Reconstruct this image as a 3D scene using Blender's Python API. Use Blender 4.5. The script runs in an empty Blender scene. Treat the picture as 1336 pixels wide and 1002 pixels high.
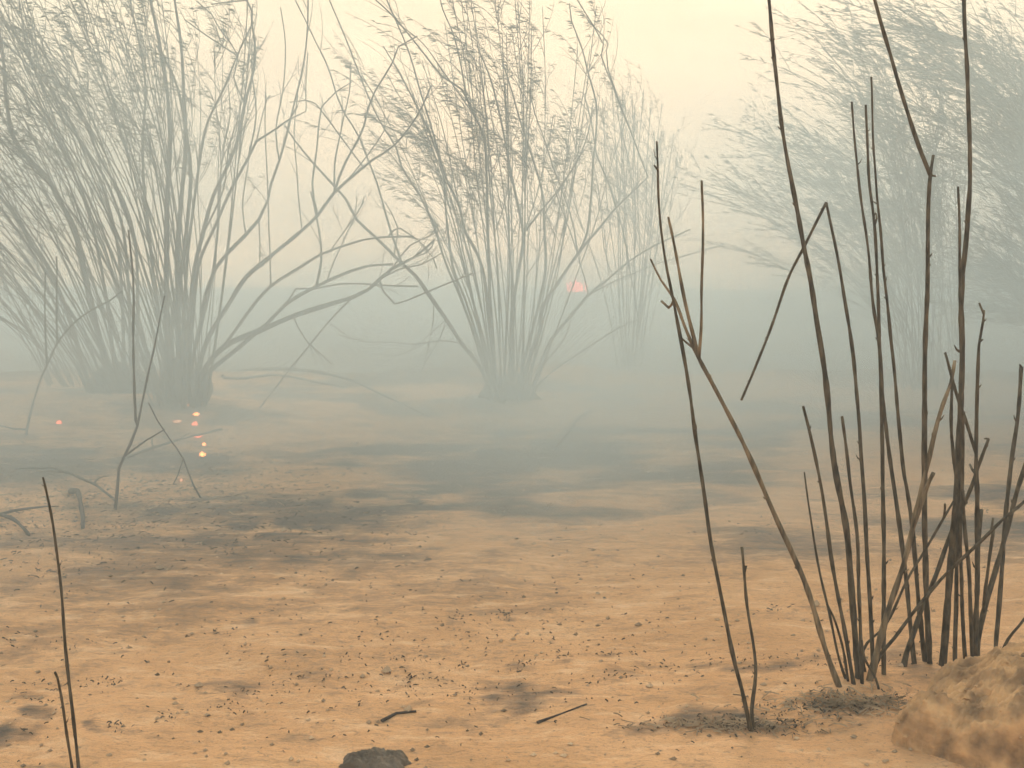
import bpy, math, random
from mathutils import Vector, Matrix, noise
R = random.Random(7)
S = bpy.context.scene
COL = S.collection

# ------------------------------------------------------------------ camera
CAM_Z = 1.15
FPX = 1432.0                       # focal length in pixels of the 1336 px wide photograph
PITCH = math.atan((501 - 370) / FPX)
cam_d = bpy.data.cameras.new('camera')
cam_d.sensor_width = 36.0
cam_d.lens = 36.0 * FPX / 1336.0
cam_d.clip_start = 0.05
cam_d.clip_end = 500
cam = bpy.data.objects.new('camera', cam_d)
COL.objects.link(cam)
cam.location = (0, 0, CAM_Z)
cam.rotation_euler = (math.radians(90) - PITCH, 0, 0)
S.camera = cam

def at(px, py, Y):
    """world point at depth Y (metres ahead) seen at photo pixel px, py"""
    u = (px - 668) / FPX
    v = (501 - py) / FPX
    dy = math.cos(PITCH) + v * math.sin(PITCH)
    dz = -math.sin(PITCH) + v * math.cos(PITCH)
    t = Y / dy
    return Vector((u * t, Y, CAM_Z + dz * t))

# ------------------------------------------------------------------ light
SUN_AZ = math.radians(9)           # to the right of straight ahead
SUN_EL = math.radians(30)
w = bpy.data.worlds.new('World')
S.world = w
w.use_nodes = True
nt = w.node_tree
N = nt.nodes
L = nt.links
bg = N['Background']
sky = N.new('ShaderNodeTexSky')
sky.sky_type = 'NISHITA'
sky.sun_disc = False
sky.sun_elevation = SUN_EL
sky.sun_rotation = SUN_AZ
sky.dust_density = 6
sky.air_density = 1.5
tc = N.new('ShaderNodeTexCoord')
# a smoke pall over the sky: warm round the hidden sun, cooler away from it, thicker near the ground
dot = N.new('ShaderNodeVectorMath'); dot.operation = 'DOT_PRODUCT'
g_el = math.radians(9)
dot.inputs[1].default_value = (math.sin(SUN_AZ) * math.cos(g_el), math.cos(SUN_AZ) * math.cos(g_el), math.sin(g_el))
L.new(tc.outputs['Generated'], dot.inputs[0])
nz = N.new('ShaderNodeTexNoise'); nz.inputs['Scale'].default_value = 3.0; nz.inputs['Detail'].default_value = 4
nz.inputs['Roughness'].default_value = 0.45
nz.inputs['Distortion'].default_value = 0.6
mp = N.new('ShaderNodeMapping'); mp.inputs['Rotation'].default_value = (0, math.radians(35), 0); mp.inputs['Scale'].default_value = (1, 1, 2.6)
L.new(tc.outputs['Generated'], mp.inputs[0]); L.new(mp.outputs[0], nz.inputs['Vector'])
ma = N.new('ShaderNodeMath'); ma.operation = 'MULTIPLY_ADD'; ma.inputs[1].default_value = 0.16; ma.inputs[2].default_value = -0.08
L.new(nz.outputs['Fac'], ma.inputs[0])
ad = N.new('ShaderNodeMath'); ad.operation = 'ADD'
L.new(dot.outputs['Value'], ad.inputs[0]); L.new(ma.outputs[0], ad.inputs[1])
rp = N.new('ShaderNodeValToRGB')
cr = rp.color_ramp
SMOKE_RAMP = [(0.0, (2.5, 2.9, 2.9)), (0.70, (3.2, 3.2, 2.7)), (0.86, (4.1, 3.4, 2.3)), (0.95, (4.0, 3.05, 2.0)), (1.0, (4.05, 3.05, 2.0))]
for k, (p, c) in enumerate(SMOKE_RAMP):
    e = cr.elements[k] if k < 2 else cr.elements.new(p)
    e.position = p
    e.color = (c[0] / 10, c[1] / 10, c[2] / 10, 1)
L.new(ad.outputs[0], rp.inputs[0])
sc_ = N.new('ShaderNodeVectorMath'); sc_.operation = 'SCALE'; sc_.inputs['Scale'].default_value = 10
L.new(rp.outputs[0], sc_.inputs[0])
# an overcast sky grows brighter towards the zenith
sp = N.new('ShaderNodeSeparateXYZ'); L.new(tc.outputs['Generated'], sp.inputs[0])
cl = N.new('ShaderNodeMath'); cl.operation = 'MAXIMUM'; cl.inputs[1].default_value = 0; L.new(sp.outputs['Z'], cl.inputs[0])
zf = N.new('ShaderNodeMath'); zf.operation = 'MULTIPLY_ADD'; zf.inputs[1].default_value = 0.65; zf.inputs[2].default_value = 1.0
L.new(cl.outputs[0], zf.inputs[0])
nb = N.new('ShaderNodeTexNoise'); nb.inputs['Scale'].default_value = 3.2; nb.inputs['Detail'].default_value = 5; nb.inputs['Distortion'].default_value = 1.2
L.new(mp.outputs[0], nb.inputs['Vector'])
nf = N.new('ShaderNodeMath'); nf.operation = 'MULTIPLY_ADD'; nf.inputs[1].default_value = 0.8; nf.inputs[2].default_value = 0.56
L.new(nb.outputs['Fac'], nf.inputs[0])
zn = N.new('ShaderNodeMath'); zn.operation = 'MULTIPLY'; L.new(zf.outputs[0], zn.inputs[0]); L.new(nf.outputs[0], zn.inputs[1])
sz = N.new('ShaderNodeVectorMath'); sz.operation = 'SCALE'; L.new(sc_.outputs[0], sz.inputs[0]); L.new(zn.outputs[0], sz.inputs['Scale'])
mx = N.new('ShaderNodeMix'); mx.data_type = 'RGBA'; mx.inputs['Factor'].default_value = 0.98
L.new(sky.outputs[0], mx.inputs['A']); # the lowest smoke is ruddier
ex = N.new('ShaderNodeMath'); ex.operation = 'MULTIPLY'; ex.inputs[1].default_value = -9.0; L.new(cl.outputs[0], ex.inputs[0])
ee = N.new('ShaderNodeMath'); ee.operation = 'EXPONENT'; L.new(ex.outputs[0], ee.inputs[0])
rd = N.new('ShaderNodeVectorMath'); rd.operation = 'SCALE'; rd.inputs[0].default_value = (5.2, 2.5, 0.8); L.new(ee.outputs[0], rd.inputs['Scale'])
sm = N.new('ShaderNodeVectorMath'); sm.operation = 'ADD'; L.new(sz.outputs[0], sm.inputs[0]); L.new(rd.outputs[0], sm.inputs[1])
L.new(sm.outputs[0], mx.inputs['B'])
L.new(mx.outputs['Result'], bg.inputs['Color'])
bg.inputs['Strength'].default_value = 0.10

sd = bpy.data.lights.new('sun', 'SUN')
sd.energy = 1.4
sd.angle = math.radians(18)
sd.color = (1.0, 0.86, 0.64)
sun = bpy.data.objects.new('sun', sd)
COL.objects.link(sun)
sun.rotation_euler = (math.radians(90) - SUN_EL, 0, -SUN_AZ + math.pi)
sun.rotation_euler = Vector((math.sin(SUN_AZ) * math.cos(SUN_EL), math.cos(SUN_AZ) * math.cos(SUN_EL), math.sin(SUN_EL))).to_track_quat('Z', 'Y').to_euler()
sun.location = (0, 0, 5)

vs = S.view_settings
vs.view_transform = 'Standard'
vs.look = 'None'
vs.exposure = 1.38
vs.gamma = 1
S.cycles.volume_bounces = 1
S.cycles.max_bounces = 5
S.cycles.use_adaptive_sampling = True
S.cycles.adaptive_threshold = 0.035
S.cycles.diffuse_bounces = 2
S.cycles.volume_step_rate = 1.5
S.cycles.volume_max_steps = 128

# ------------------------------------------------------------------ helpers
def mat(name, base, rough=0.9, var=0.25, scale=20, bump=0.0, stretch=None, detail=5, second=None):
    m = bpy.data.materials.new(name)
    m.use_nodes = True
    t = m.node_tree
    b = t.nodes['Principled BSDF']
    b.inputs['Roughness'].default_value = rough
    b.inputs['Specular IOR Level'].default_value = 0.2
    c = t.nodes.new('ShaderNodeTexCoord')
    mpp = t.nodes.new('ShaderNodeMapping')
    mpp.inputs['Scale'].default_value = stretch or (1, 1, 1)
    t.links.new(c.outputs['Object'], mpp.inputs[0])
    n = t.nodes.new('ShaderNodeTexNoise')
    n.inputs['Scale'].default_value = scale
    n.inputs['Detail'].default_value = detail
    t.links.new(mpp.outputs[0], n.inputs['Vector'])
    r = t.nodes.new('ShaderNodeValToRGB')
    s2 = second or base
    r.color_ramp.elements[0].position = 0.35
    r.color_ramp.elements[0].color = (*[x * (1 - var) for x in s2], 1)
    r.color_ramp.elements[1].position = 0.65
    r.color_ramp.elements[1].color = (*[min(1, x * (1 + var)) for x in base], 1)
    t.links.new(n.outputs['Fac'], r.inputs[0])
    t.links.new(r.outputs[0], b.inputs['Base Color'])
    if bump:
        bp = t.nodes.new('ShaderNodeBump')
        bp.inputs['Strength'].default_value = bump
        bp.inputs['Distance'].default_value = 0.02
        t.links.new(n.outputs['Fac'], bp.inputs['Height'])
        t.links.new(bp.outputs[0], b.inputs['Normal'])
    return m

M_BARK = mat('charred_bark', (0.055, 0.045, 0.038), var=0.5, scale=35, stretch=(1, 1, 0.25), bump=0.3)
M_STEM = mat('scorched_stem', (0.075, 0.058, 0.037), var=0.5, scale=70, stretch=(1, 1, 0.3), bump=0.5, second=(0.05, 0.04, 0.028))
M_STEM2 = mat('pale_scorched_stem', (0.19, 0.14, 0.085), var=0.35, scale=60, stretch=(1, 1, 0.15), bump=0.25, second=(0.07, 0.055, 0.036))
M_LEAF = mat('dry_leaf', (0.075, 0.085, 0.062), var=0.4, scale=8)
M_LITTER = mat('burnt_litter', (0.07, 0.055, 0.04), var=0.7, scale=9, second=(0.05, 0.045, 0.04))
M_STRAW = mat('straw_litter', (0.30, 0.21, 0.13), var=0.5, scale=9)
M_ROCK = mat('brown_stone', (0.13, 0.10, 0.075), var=0.3, scale=14, bump=0.5)

def obj(name, verts, faces, m, parent=None, loc=None, smooth=True):
    me = bpy.data.meshes.new(name)
    if loc is not None:
        lv = Vector(loc)
        verts = [Vector(v) - lv for v in verts]
    me.from_pydata([tuple(v) for v in verts], [], faces)
    if smooth:
        me.polygons.foreach_set('use_smooth', [True] * len(me.polygons))
    me.materials.append(m)
    me.update()
    o = bpy.data.objects.new(name, me)
    COL.objects.link(o)
    if parent is not None:
        o.parent = parent
    if loc is not None:
        o.location = Vector(loc)
    return o

def tag(o, label=None, cat=None, group=None, kind=None):
    if label: o['label'] = label
    if cat: o['category'] = cat
    if group: o['group'] = group
    if kind: o['kind'] = kind
    return o

def thing(name, loc, label, cat, group=None):
    o = bpy.data.objects.new(name, None)
    COL.objects.link(o)
    o.location = loc
    o.empty_display_size = 0.2
    return tag(o, label, cat, group)

def spline(pts, step=0.08, sharp=False):
    """Catmull-Rom through pts; pts are (Vector, radius)"""
    if sharp or len(pts) < 3:
        P = pts
        out = []
        for a, b in zip(P, P[1:]):
            n = max(1, int((b[0] - a[0]).length / step))
            for k in range(n):
                f = k / n
                out.append((a[0].lerp(b[0], f), a[1] + (b[1] - a[1]) * f))
        out.append(P[-1])
        return out
    P = [(pts[0][0] * 2 - pts[1][0], pts[0][1])] + list(pts) + [(pts[-1][0] * 2 - pts[-2][0], pts[-1][1])]
    out = []
    for i in range(1, len(P) - 2):
        p0, p1, p2, p3 = (P[i + d][0] for d in (-1, 0, 1, 2))
        n = max(1, int((p2 - p1).length / step))
        for k in range(n):
            t = k / n
            q = 0.5 * ((2 * p1) + (p2 - p0) * t + (2 * p0 - 5 * p1 + 4 * p2 - p3) * t * t + (3 * p1 - p0 - 3 * p2 + p3) * t ** 3)
            out.append((q, P[i][1] + (P[i + 1][1] - P[i][1]) * t))
    out.append(pts[-1])
    return out

def tube(V, F, path, sides=6, rough=0.12, seed=0.0):
    base = len(V)
    n = len(path)
    ref = Vector((0.3, 0.9, 0.1)).normalized()
    for i, (p, r) in enumerate(path):
        a = path[max(0, i - 1)][0]
        b = path[min(n - 1, i + 1)][0]
        d = (b - a)
        d = d.normalized() if d.length > 1e-9 else Vector((0, 0, 1))
        s = d.cross(ref)
        if s.length < 1e-3:
            s = d.cross(Vector((1, 0, 0)))
        s.normalize()
        t = s.cross(d)
        rr = r * (1 + rough * noise.noise(p * 23 + Vector((seed, 0, 0))) * 2)
        for k in range(sides):
            an = 2 * math.pi * k / sides
            V.append(p + s * (math.cos(an) * rr) + t * (math.sin(an) * rr))
    for i in range(n - 1):
        for k in range(sides):
            k2 = (k + 1) % sides
            F.append((base + i * sides + k, base + i * sides + k2, base + (i + 1) * sides + k2, base + (i + 1) * sides + k))
    F.append(tuple(base + k for k in range(sides))[::-1])
    F.append(tuple(base + (n - 1) * sides + k for k in range(sides)))

def wobble(path, amp, freq, seed):
    o = Vector((seed * 3.7, seed * 1.3, seed * 7.1))
    n = len(path)
    return [(p + noise.noise_vector(p * freq + o) * amp * min(1.0, 3 * i / n), r) for i, (p, r) in enumerate(path)]

# ------------------------------------------------------------------ ground
def sst(a, b, x):
    t = max(0.0, min(1.0, (x - a) / (b - a)))
    return t * t * (3 - 2 * t)

HUMPS = []          # (x, y, rx, ry, height)
def gz(x, y):
    z = 0.05 * noise.noise(Vector((x * 0.35, y * 0.35, 0.3))) * sst(2, 9, y)
    z += 0.018 * noise.noise(Vector((x * 1.3, y * 1.7, 4.0)))
    z += 0.016 * noise.noise(Vector((x * 3.2, y * 6, 7.0)))
    z += 0.008 * abs(noise.noise(Vector((x * 7, y * 12, 2.0)))) + 0.004 * noise.noise(Vector((x * 19, y * 24, 6.0)))
    for hx, hy, rx, ry, h in HUMPS:
        d = ((x - hx) / rx) ** 2 + ((y - hy) / ry) ** 2
        if d < 6:
            z += h * math.exp(-d)
    edge = 14.0 + 1.3 * noise.noise(Vector((x * 0.35, 1.7, 0))) + 0.4 * noise.noise(Vector((x * 1.3, 4.7, 0)))
    z += (0.08 + 0.09 * noise.noise(Vector((x * 0.9, 2.2, 3)))) * math.exp(-((y - edge + 0.5) / 0.5) ** 2)
    z -= 0.55 * sst(edge, edge + 1.8, y)
    z += (1.42 + 0.22 * noise.noise(Vector((x * 0.11, y * 0.06, 5.5))) + 0.10 * noise.noise(Vector((x * 0.5, y * 0.2, 8.5)))) * sst(30, 60, y)
    return z

# dark ash patches seen in the photograph: px, py, half-width px, half-height px, strength
BLOBS = [(685, 910, 60, 18, .75), (682, 866, 18, 9, .8), (735, 857, 16, 4, .7), (800, 858, 26, 4, .7), (535, 890, 9, 8, .7),
         (655, 806, 14, 4, .7), (592, 815, 15, 5, .6), (290, 823, 17, 5, .8), (760, 733, 30, 14, .7), (525, 700, 30, 9, .45),
         (420, 762, 30, 8, .5), (40, 840, 30, 8, .5), (130, 845, 40, 8, .5), (140, 893, 20, 5, .6), (45, 895, 40, 8, .55), (30, 950, 22, 34, .9),
         (60, 920, 24, 12, .8), (330, 905, 45, 8, .6), (385, 885, 40, 6, .5), (300, 925, 20, 6, .5), (215, 935, 12, 5, .5),
         (150, 953, 12, 6, .7), (480, 860, 40, 4, .45), (545, 882, 30, 4, .5), (810, 887, 26, 4, .5), (900, 872, 60, 4, .6), (1000, 878, 70, 9, .7), (1080, 865, 40, 8, .4),
         (940, 945, 90, 14, .8), (860, 955, 60, 10, .6), (1090, 925, 50, 14, .8), (1020, 800, 14, 4, .5), (300, 660, 90, 20, .5),
         (330, 700, 60, 22, .5), (200, 700, 120, 22, .5), (60, 760, 80, 10, .6), (90, 745, 40, 7, .4), (430, 600, 160, 22, .6), (640, 590, 140, 12, .55),
         (560, 545, 60, 10, .5), (180, 620, 100, 22, .4), (60, 650, 60, 25, .5), (500, 640, 60, 8, .4), (600, 765, 120, 6, .3), (850, 768, 90, 5, .35), (920, 700, 60, 6, .4),
         (1120, 700, 60, 7, .4), (1230, 720, 60, 6, .4), (1280, 660, 60, 10, .4), (880, 660, 80, 8, .3), (1010, 690, 30, 6, .3),
         (220, 560, 150, 25, .7), (60, 560, 80, 24, .5), (660, 535, 50, 9, .6), (1200, 870, 60, 20, .5)]
PALE = [(430, 535, 30, 8, .9), (555, 520, 45, 10, .9), (320, 570, 28, 8, .8), (715, 560, 14, 5, .9), (880, 484, 24, 2, .9), (400, 690, 40, 6, .8),
        (520, 560, 16, 4, .6), (480, 655, 30, 6, .6), (600, 500, 50, 5, .5), (340, 690, 22, 7, .7), (560, 655, 22, 6, .7), (740, 655, 24, 4, .5),
        (50, 755, 20, 4, .9), (870, 690, 26, 8, .6), (320, 630, 50, 6, .6), (490, 713, 8, 5, .8), (590, 595, 16, 5, .5), (100, 800, 80, 8, .4), (60, 870, 50, 7, .5)]

def to_ground(px, py):
    """where the photo pixel meets z = 0"""
    a = at(px, py, 1.0) - Vector((0, 0, CAM_Z))
    t = -CAM_Z / a.z if a.z < 0 else 60
    return Vector((a.x * t, a.y * t))

def blob_world(lst):
    out = []
    for px, py, hw, hh, s in lst:
        c = to_ground(px, py)
        e = to_ground(px, py + hh)
        f = to_ground(px, max(384, py - hh))
        out.append((c.x, c.y, hw / FPX * c.y * 1.03, max(0.01, abs(f.y - e.y) / 2), s))
    return out
BLOBS = [(a_, b_, c_, d_, e_ * (1 if b_ > 770 else 0.2)) for a_, b_, c_, d_, e_ in BLOBS]
BW = blob_world(BLOBS)
PW = blob_world(PALE)

def ash(x, y):
    """how much of the ground is covered with dark ash (1) or is bare sand (0)"""
    q = Vector((x * 0.55, y * 0.9, 2.2))
    a = 0.5 + 0.9 * noise.noise(q) + 0.5 * noise.noise(q * 2.7) + 0.30 * noise.noise(q * 7.1)
    a = sst(0.25, 0.95, a)
    lvl = 0.10 + 0.60 * sst(3.6, 5.8, y + 0.25 * x) + 0.30 * sst(-0.9, -1.9, x) * sst(6.5, 4.0, y)
    lf_ = sst(0.6, -1.3, x - 0.12 * y) * sst(3.2, 4.6, y)
    a = a * lvl * 1.3 + lf_ * (0.22 + 0.35 * noise.noise(Vector((x * 2.1, y * 3.0, 8))) + 0.3 * noise.noise(Vector((x * 6, y * 8, 1))))
    wx = x + 0.16 * noise.noise(Vector((x * 5, y * 5, 3))) * (0.3 + y * 0.2)
    wy = y + 0.16 * noise.noise(Vector((x * 5, y * 5, 9))) * (0.3 + y * 0.2)
    rag = 0.05 + 1.5 * (0.5 + 0.5 * noise.noise(Vector((x * 14, y * 11, 5)))) 
    for bx, by, rx, ry, s in BW:
        d = ((wx - bx) / rx) ** 2 + ((wy - by) / ry) ** 2
        if d < 4:
            a = max(a, s * min(1, rag * math.exp(-d * d * 0.6)))
    for bx, by, rx, ry, s in PW:
        d = ((wx - bx) / rx) ** 2 + ((wy - by) / ry) ** 2
        if d < 4:
            a *= 1 - s * math.exp(-d * d * 0.6)
    # the burnt flat beyond the low bank
    eg = 13.3 + 1.5 * noise.noise(Vector((x * 0.5, y * .2, 6)))
    a = a * (1 - sst(eg - .8, eg + .8, y)) + 0.93 * sst(eg - .8, eg + .8, y)
    return max(0, min(1, a))

left_base = to_ground(235, 548)
mid_base = to_ground(665, 528)
HUMPS += [(left_base.x, left_base.y, 1.5, 0.9, 0.10), (left_base.x - 1.2, left_base.y + 0.5, 1.5, 1.1, 0.12), (mid_base.x, mid_base.y, 0.9, 0.6, 0.07),
          (0.95, 3.0, 0.35, 0.25, 0.03)]

ys = []
y = -9.5
while y < 1.6:
    ys.append(y); y += 0.7
y = 1.6
while y < 65.4:
    ys.append(y); y += 0.0042 * y * y * 0.55 + 0.012
ys.append(65.5)
NX = 330
ss = [(-1 + 2 * i / (NX - 1)) for i in range(NX)]
outer = [1.25, 1.6, 2.2, 3.2, 5.0]
def xs_for(y):
    hw = max(0.95, 0.52 * y + 0.25) if y > 0 else 0.95
    inner = [s * hw for s in ss]
    m = 59.5
    o = [hw + (m - hw) * (k / 24) ** 1.8 for k in range(1, 25)]
    return [-v for v in reversed(o)] + inner + o
V = []; F = []; A = []
for y in ys:
    row = xs_for(y)
    for x in row:
        V.append((x, y, gz(x, y)))
        A.append(ash(x, y))
nx = len(row)
for j in range(len(ys) - 1):
    for i in range(nx - 1):
        F.append((j * nx + i, j * nx + i + 1, (j + 1) * nx + i + 1, (j + 1) * nx + i))
# lower the ash-free detail: small lumps follow the ash and ruts
gm = bpy.data.materials.new('sandy_ground')
gm.use_nodes = True
t = gm.node_tree
b = t.nodes['Principled BSDF']
b.inputs['Roughness'].default_value = 0.95
b.inputs['Specular IOR Level'].default_value = 0.1
tcg = t.nodes.new('ShaderNodeTexCoord')
def gn(scale, detail=6, st=(1, 1, 1), rough=0.6):
    mp_ = t.nodes.new('ShaderNodeMapping'); mp_.inputs['Scale'].default_value = st
    t.links.new(tcg.outputs['Object'], mp_.inputs[0])
    n_ = t.nodes.new('ShaderNodeTexNoise'); n_.inputs['Scale'].default_value = scale; n_.inputs['Detail'].default_value = detail
    n_.inputs['Roughness'].default_value = rough
    t.links.new(mp_.outputs[0], n_.inputs['Vector'])
    return n_
def ramp(src, stops):
    r_ = t.nodes.new('ShaderNodeValToRGB')
    for k, (p, c) in enumerate(stops):
        e_ = r_.color_ramp.elements[k] if k < 2 else r_.color_ramp.elements.new(p)
        e_.position = p; e_.color = (*c, 1)
    t.links.new(src, r_.inputs[0])
    return r_
def mixc(f, a, b_):
    m_ = t.nodes.new('ShaderNodeMix'); m_.data_type = 'RGBA'
    for s_, v_ in (('Factor', f), ('A', a), ('B', b_)):
        if hasattr(v_, 'is_linked'): t.links.new(v_, m_.inputs[s_])
        elif isinstance(v_, tuple): m_.inputs[s_].default_value = (*v_, 1)
        else: m_.inputs[s_].default_value = v_
    return m_.outputs['Result']
def mth(op, a, b_=None, c_=None):
    m_ = t.nodes.new('ShaderNodeMath'); m_.operation = op
    for k, v_ in enumerate((a, b_, c_)):
        if v_ is None: continue
        if hasattr(v_, 'is_linked'): t.links.new(v_, m_.inputs[k])
        else: m_.inputs[k].default_value = v_
    return m_.outputs[0]
n1 = gn(2.2, 6)
n2 = gn(26, 5, (1, 1.5, 1))
n3 = gn(130, 3)
n4 = gn(7.5, 8, (0.55, 1.5, 1), 0.72)
n5 = gn(60, 4, (0.6, 1.3, 1), 0.65)
sand = ramp(n1.outputs['Fac'], [(0.3, (0.50, 0.265, 0.125)), (0.55, (0.62, 0.335, 0.165)), (0.75, (0.66, 0.38, 0.20))])
sand2 = mixc(mth('MULTIPLY', mth('SUBTRACT', n2.outputs['Fac'], 0.35), 1.1), sand.outputs[0], (0.44, 0.265, 0.145))
sand3 = mixc(ramp(n3.outputs['Fac'], [(0.60, (0, 0, 0)), (0.70, (0.7, 0.7, 0.7))]).outputs[0], sand2, (0.16, 0.11, 0.08))
ashc = ramp(n2.outputs['Fac'], [(0.3, (0.06, 0.05, 0.043)), (0.6, (0.13, 0.10, 0.078)), (0.8, (0.24, 0.18, 0.135))])
att = t.nodes.new('ShaderNodeAttribute'); att.attribute_name = 'ash'
af = mth('ADD', att.outputs['Fac'], mth('ADD', mth('MULTIPLY', mth('SUBTRACT', n2.outputs['Fac'], 0.5), 0.8), mth('MULTIPLY', mth('SUBTRACT', n4.outputs['Fac'], 0.5), 1.3)))
af2 = ramp(af, [(0.12, (0, 0, 0)), (0.9, (1, 1, 1))])
mot = ramp(n4.outputs['Fac'], [(0.53, (0, 0, 0)), (0.68, (0.45, 0.45, 0.45)), (0.78, (0.7, 0.7, 0.7))])
fle = ramp(n5.outputs['Fac'], [(0.56, (0, 0, 0)), (0.68, (0.6, 0.6, 0.6))])
s4 = mixc(mot.outputs[0], sand3, (0.25, 0.165, 0.10))
s5 = mixc(fle.outputs[0], s4, (0.20, 0.14, 0.09))
brt = ramp(n4.outputs['Fac'], [(0.32, (0.7, 0.7, 0.7)), (0.47, (0, 0, 0))])
s6 = mixc(brt.outputs[0], s5, (0.74, 0.47, 0.28))
t.links.new(mixc(af2.outputs[0], s6, ashc.outputs[0]), b.inputs['Base Color'])
bp = t.nodes.new('ShaderNodeBump'); bp.inputs['Distance'].default_value = 0.03; bp.inputs['Strength'].default_value = 0.75
hh = mth('ADD', mth('MULTIPLY', n4.outputs['Fac'], 1.1), mth('ADD', mth('MULTIPLY', n2.outputs['Fac'], 0.5), mth('MULTIPLY', n3.outputs['Fac'], 0.12)))
t.links.new(hh, bp.inputs['Height']); t.links.new(bp.outputs[0], b.inputs['Normal'])
ground = obj('ground', V, F, gm)
ca = ground.data.attributes.new('ash', 'FLOAT', 'POINT')
ca.data.foreach_set('value', A)
tag(ground, kind='structure')

# ------------------------------------------------------------------ haze and smoke
def volmat(name, col, dens, aniso=0.2, build=None):
    m = bpy.data.materials.new(name)
    m.use_nodes = True
    t_ = m.node_tree
    t_.nodes.remove(t_.nodes['Principled BSDF'])
    o_ = t_.nodes['Material Output']
    v_ = t_.nodes.new('ShaderNodeVolumePrincipled')
    v_.inputs['Color'].default_value = (*col, 1)
    v_.inputs['Density'].default_value = dens
    v_.inputs['Anisotropy'].default_value = aniso
    t_.links.new(v_.outputs[0], o_.inputs['Volume'])
    if build: build(t_, v_)
    return m
def box(name, x0, x1, y0, y1, z0, z1, m):
    c = Vector(((x0 + x1) / 2, (y0 + y1) / 2, (z0 + z1) / 2))
    vv = [(x, y, z) for x in (x0, x1) for y in (y0, y1) for z in (z0, z1)]
    ff = [(0, 1, 3, 2), (4, 6, 7, 5), (0, 4, 5, 1), (2, 3, 7, 6), (0, 2, 6, 4), (1, 5, 7, 3)]
    return obj(name, vv, ff, m, loc=c, smooth=False)
HAZE_COL = (0.82, 0.88, 0.91)
hz = box('haze', -60, 60, -10, 66, -1.6, 6.4, volmat('haze', HAZE_COL, 0.015, 0.2))
tag(hz, kind='stuff')

def smoke_build(dens, sc, seed):
    def f(t_, v_):
        c = t_.nodes.new('ShaderNodeTexCoord')
        n_ = t_.nodes.new('ShaderNodeTexNoise'); n_.inputs['Scale'].default_value = sc; n_.inputs['Detail'].default_value = 2
        mp_ = t_.nodes.new('ShaderNodeMapping'); mp_.inputs['Location'].default_value = (seed, seed * 2, 0); mp_.inputs['Scale'].default_value = (1, 0.6, 1.8)
        t_.links.new(c.outputs['Object'], mp_.inputs[0]); t_.links.new(mp_.outputs[0], n_.inputs['Vector'])
        # soft edge: generated coordinates 0..1, distance from the middle
        sb = t_.nodes.new('ShaderNodeVectorMath'); sb.operation = 'MULTIPLY_ADD'
        sb.inputs[1].default_value = (2, 2, 2); sb.inputs[2].default_value = (-1, -1, -1)
        t_.links.new(c.outputs['Generated'], sb.inputs[0])
        ln = t_.nodes.new('ShaderNodeVectorMath'); ln.operation = 'LENGTH'
        t_.links.new(sb.outputs[0], ln.inputs[0])
        mr = t_.nodes.new('ShaderNodeMapRange'); mr.interpolation_type = 'SMOOTHSTEP'
        mr.inputs['From Min'].default_value = 1.0; mr.inputs['From Max'].default_value = 0.15
        t_.links.new(ln.outputs['Value'], mr.inputs['Value'])
        mr2 = t_.nodes.new('ShaderNodeMapRange')
        mr2.inputs['From Min'].default_value = 0.37; mr2.inputs['From Max'].default_value = 0.61
        t_.links.new(n_.outputs['Fac'], mr2.inputs['Value'])
        m1 = t_.nodes.new('ShaderNodeMath'); m1.operation = 'MULTIPLY'
        t_.links.new(mr.outputs[0], m1.inputs[0]); t_.links.new(mr2.outputs[0], m1.inputs[1])
        m2 = t_.nodes.new('ShaderNodeMath'); m2.operation = 'MULTIPLY'; m2.inputs[1].default_value = dens
        t_.links.new(m1.outputs[0], m2.inputs[0]); t_.links.new(m2.outputs[0], v_.inputs['Density'])
    return f
def ellipsoid(name, c, r, m):
    vv = []; ff = []
    nu, nv = 16, 9
    for j in range(nv + 1):
        th = math.pi * j / nv
        for i in range(nu):
            ph = 2 * math.pi * i / nu
            vv.append((c[0] + r[0] * 1.02 * math.sin(th) * math.cos(ph), c[1] + r[1] * 1.02 * math.sin(th) * math.sin(ph), c[2] + r[2] * 1.02 * math.cos(th)))
    for j in range(nv):
        for i in range(nu):
            i2 = (i + 1) % nu
            ff.append((j * nu + i, (j + 1) * nu + i, (j + 1) * nu + i2, j * nu + i2))
    return obj(name, vv, ff, m, loc=c)
SMOKE_COL = (0.67, 0.77, 0.80)
for nm, c, r, d, sc, sd_, al in [
    ('smoke_bank', (0, 31, -0.4), (40, 17, 2.9), 0.24, 0.15, 3.0, 0.92),
    ('smoke_bank', (0.5, 7.4, 0.5), (15.0, 5.9, 3.9), 0.215, 0.30, 7.0, 1.0),
    ('smoke_bank', (1.5, 6.8, 0.1), (11.0, 4.1, 1.35), 0.32, 0.45, 4.0, 1.06),
    ('smoke_bank', (3.6, 8.0, 1.0), (4.8, 4.0, 3.2), 0.34, 0.35, 9.0, 1.0),
    ('smoke_plume', (-7.5, 15, 2.0), (7.5, 4.0, 4.2), 0.26, 0.22, 2.0, 0.85),
    ('smoke_plume', (7.0, 17, 1.5), (6.2, 4.0, 3.6), 0.24, 0.22, 6.0, 0.9)]:
    o = ellipsoid(nm, c, r, volmat('smoke', tuple(k * al for k in SMOKE_COL), d, 0.2, smoke_build(d, sc, sd_)))
    tag(o, kind='stuff')

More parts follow.
